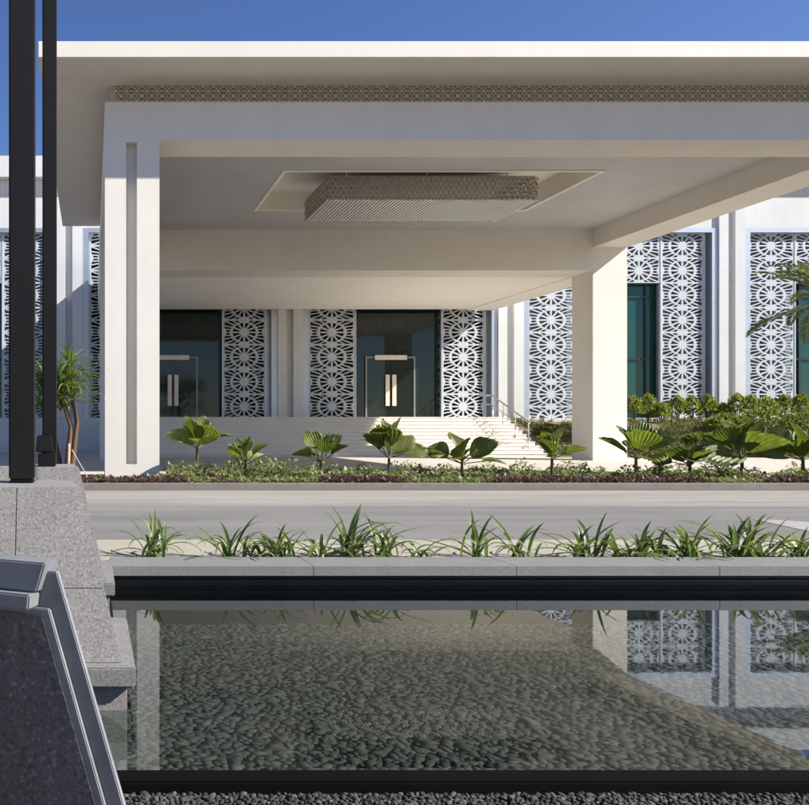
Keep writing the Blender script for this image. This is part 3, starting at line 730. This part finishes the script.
def bush_mesh(name, rx, ry, h, n, s, mat, seed, stems=True):
    r=random.Random(seed); B=MB()
    for i in range(n):
        a=r.uniform(0,6.28); el=r.uniform(-.3,1.57); k=r.uniform(.45,1)**.5
        k*=1+.28*mnoise.noise(Vector((math.cos(a)*2,math.sin(a)*2,el*2+seed*3)))
        o=Vector((math.cos(a)*math.cos(el)*rx*k,math.sin(a)*math.cos(el)*ry*k,h*.5+math.sin(el)*h*.5*k))
        d=(o-Vector((0,0,h*.3))).normalized()+Vector((r.uniform(-.7,.7),r.uniform(-.7,.7),r.uniform(-.3,.7))); d.normalize()
        q=d.cross(Vector((r.uniform(-1,1),r.uniform(-1,1),1))).normalized(); ss=s*r.uniform(.6,1.4)
        B.face([o-d*ss*.5,o+q*ss*.25,o+d*ss*.6,o-q*ss*.25])
    return B
def bush(name,label,cat,grp,x,y,z,rx,ry,h,n,s,mat,seed):
    t=thing(name,label,cat,(x,y,z),group=grp)
    bush_mesh(name,rx,ry,h,n,s,mat,seed).build('foliage',mat,t)
    r=random.Random(seed); S=MB()
    for k in range(4):
        a=r.uniform(0,6.28); S.tube([(0,0,-.1),(math.cos(a)*rx*.25,math.sin(a)*ry*.25,h*.35),(math.cos(a)*rx*.5,math.sin(a)*ry*.5,h*.65)],[.03,.02,.01],5)
    S.build('stems',M['trunk'],t); return t
cx_=[634,648,662,677,692,708,722,737,752,768,784,801]
words=['beside the rear column','with an orange tinted crown','below the green window','under the window edge','below the right lattice panel','in front of the panel edge','before the window surround','below the pilaster groove','left of the far right screen','below the far right lattice','under the palm fronds','at the right edge of the picture']
for i,(x,wd) in enumerate(zip(cx_,words)):
    rr=random.Random(100+i); d=37.6+rr.uniform(-.3,.3); X=(x-92)*d/800
    bush('croton_shrub','yellow green croton shrub on the bank '+wd,'shrub','croton shrubs along the building',X,d,bz(X,d)-.05,rr.uniform(.34,.5),.42,rr.uniform(.85,1.35),420,.17,M['croton'],200+i)
for i,(x,d,rx,h,wd) in enumerate([(728,35.4,1.0,1.0,'dense green shrub on the bank behind the widest fan palm'),(765,35.6,1.2,1.25,'dense green shrub on the bank under the far right lattice screen'),(805,35.0,1.2,1.2,'dense green shrub on the bank at the right edge'),(700,34.4,.7,.55,'low green shrub on the bank left of the taller ones'),(748,33.6,1.0,.75,'low green shrub at the foot of the bank right of the widest palm'),(790,33.4,1.2,.9,'low green shrub at the foot of the bank near the right edge'),(548,35.2,.5,.6,'small shrub in the corner between steps and rear column')]):
    X=(x-92)*d/800
    bush('green_shrub',wd,'shrub','green shrubs on the bank',X,d,max(.05,bz(X,d))-.1,rx,.9,h,900,.16,M['shrub'] if i!=6 else M['dry'],300+i)

# dracaena on the left with stake and wire
dr=thing('dracaena','dracaena with bent brown trunks and sword leaves behind the black posts','plant',(-.50,17.0,.03))
B=MB(); heads=[]
for pts in ([(-.05,0,-.05),(.0,0,.7),(.05,.02,1.2),(-.12,.05,1.75),(-.18,.05,2.15)],[(.04,.05,-.05),(.12,.05,.8),(.18,0,1.3),(.10,.0,1.7),(.06,.0,2.3)],[(-.1,.1,-.05),(-.3,.2,.9),(-.45,.2,1.6),(-.5,.2,2.0)]):
    B.tube(pts,[.068,.058,.048,.042,.04][:len(pts)],8); heads.append(pts[-1])
B.build('trunk',M['trunk'],dr,smooth=True)
B=MB(); r=random.Random(9)
for hd in heads:
    for i in range(90):
        strap_leaf(B,Vector(hd)+Vector((0,0,r.uniform(-.65,.15))),r.uniform(0,6.28),r.uniform(.6,1.0),r.uniform(.035,.055),r.uniform(.3,1.5),r.uniform(1.0,2.9),n=7)
B.build('crown',M['drac'],dr)
B=MB(); B.tube([(-.50,16.6,0),(-.48,16.62,.88)],.03,8); tag(B.build('timber_stake',M['wood']),'short pale timber stake beside the dracaena trunk','stake')
B=MB(); B.tube([(-.42,16.65,.75),(.0,16.2,.05)],.009,6); tag(B.build('guy_wire',M['twine']),'thin grey guy wire sloping down from the dracaena to the bed','wire')

# date palm at the right
dp=thing('date_palm','date palm whose fronds reach in from the right edge','palm',(29.3,31.6,0.1))
B=MB(); r=random.Random(77); pts=[(0,0,-.1)]+[(.03*math.sin(k),.03*math.cos(k*2),k*.98) for k in range(1,7)]
B.tube(pts,[.26,.24,.22,.21,.20,.20,.22],10); B.build('trunk',M['trunk'],dr and dp,smooth=True)
def frond(az,el,L,bend,seed):
    r=random.Random(seed); B=MB(); p=Vector((0,0,5.9)); th=el; n=16; path=[]; d=Vector((math.cos(az),math.sin(az),0)); s=Vector((-d.y,d.x,0))
    for i in range(n+1):
        path.append((p.copy(),th)); p=p+(d*math.cos(th)+Vector((0,0,math.sin(th))))*(L/n); th-=bend/n*(.5+i/n)
    B.tube([q[0] for q in path],[.03*(1-i/n)+.006 for i in range(n+1)],5)
    for i in range(2,n*4):
        u=i/(n*4); k=min(n-1,int(u*n)); f=u*n-k; o=path[k][0].lerp(path[k+1][0],f); t=(path[k+1][0]-path[k][0]).normalized(); up=s.cross(t)*-1
        for sg in (-1,1):
            ln=L*.22*math.sin(math.pi*(.15+.8*u))*r.uniform(.85,1.1)
            dd=(t*.75+s*sg*.75+up*.35+Vector((0,0,-.15+r.uniform(-.15,.15)))).normalized(); q=dd.cross(up).normalized()*.032
            e=o+dd*ln+Vector((0,0,-.12*ln)); m=o+dd*ln*.5
            B.idx([o-q*.5,m-q,e,m+q],[(0,1,2,3)])
    return B
for i in range(22):
    az=2*math.pi*i/22*2.618+r.uniform(-.2,.2); el=r.uniform(-.1,1.25)
    frond(az,el,r.uniform(2.5,3.3),r.uniform(.9,1.6),i).build('frond',M['palm'],dp)

# trees across the water, seen only in reflections
def tree_mesh(seed,h):
    r=random.Random(seed); S=MB(); B=MB()
    S.tube([(0,0,-.2),(.1,0,h*.25),(.0,.1,h*.5),(.1,0,h*.8)],[.28,.2,.14,.05],8)
    for k in range(26):
        a=r.uniform(0,6.28); rr=r.uniform(.1,1)**.5*h*.34; z=h*r.uniform(.38,.92); c=Vector((math.cos(a)*rr,math.sin(a)*rr,z))
        S.tube([(.05,0,z-h*.22),tuple(c)],[.06,.02],5)
        for i in range(140):
            o=c+Vector((r.gauss(0,1),r.gauss(0,1),r.gauss(0,.7)))*h*.075
            d=Vector((r.uniform(-1,1),r.uniform(-1,1),r.uniform(-.6,.6))).normalized(); q=d.cross(Vector((0,0,1))).normalized(); s=.26*r.uniform(.6,1.3)
            B.face([o-d*s*.5,o+q*s*.3,o+d*s*.6,o-q*s*.3])
    return S,B
S,B=tree_mesh(5,8); 
TL=['opposite the left glass doors','opposite the middle glass doors','opposite the green window','opposite the far right screen','opposite the left bay']
t0=thing('shade_tree','leafy tree across the water, mirrored in the glass '+TL[0],'tree',(3,-26,0),group='trees across the water')
S.build('trunk',M['trunk'],t0); B.build('crown',M['tree'],t0)
for (x,y,rz,s),l in zip([(12,-30,1.3,1.15),(22,-27,2.6,.9),(33,-31,4.0,1.1),(-9,-28,5.2,1.05)],TL[1:]):
    c=copy_tree(t0); c.location=(x,y,0); c.rotation_euler=(0,0,rz); c.scale=(s,s,s); c['label']='leafy tree across the water, mirrored in the glass '+l
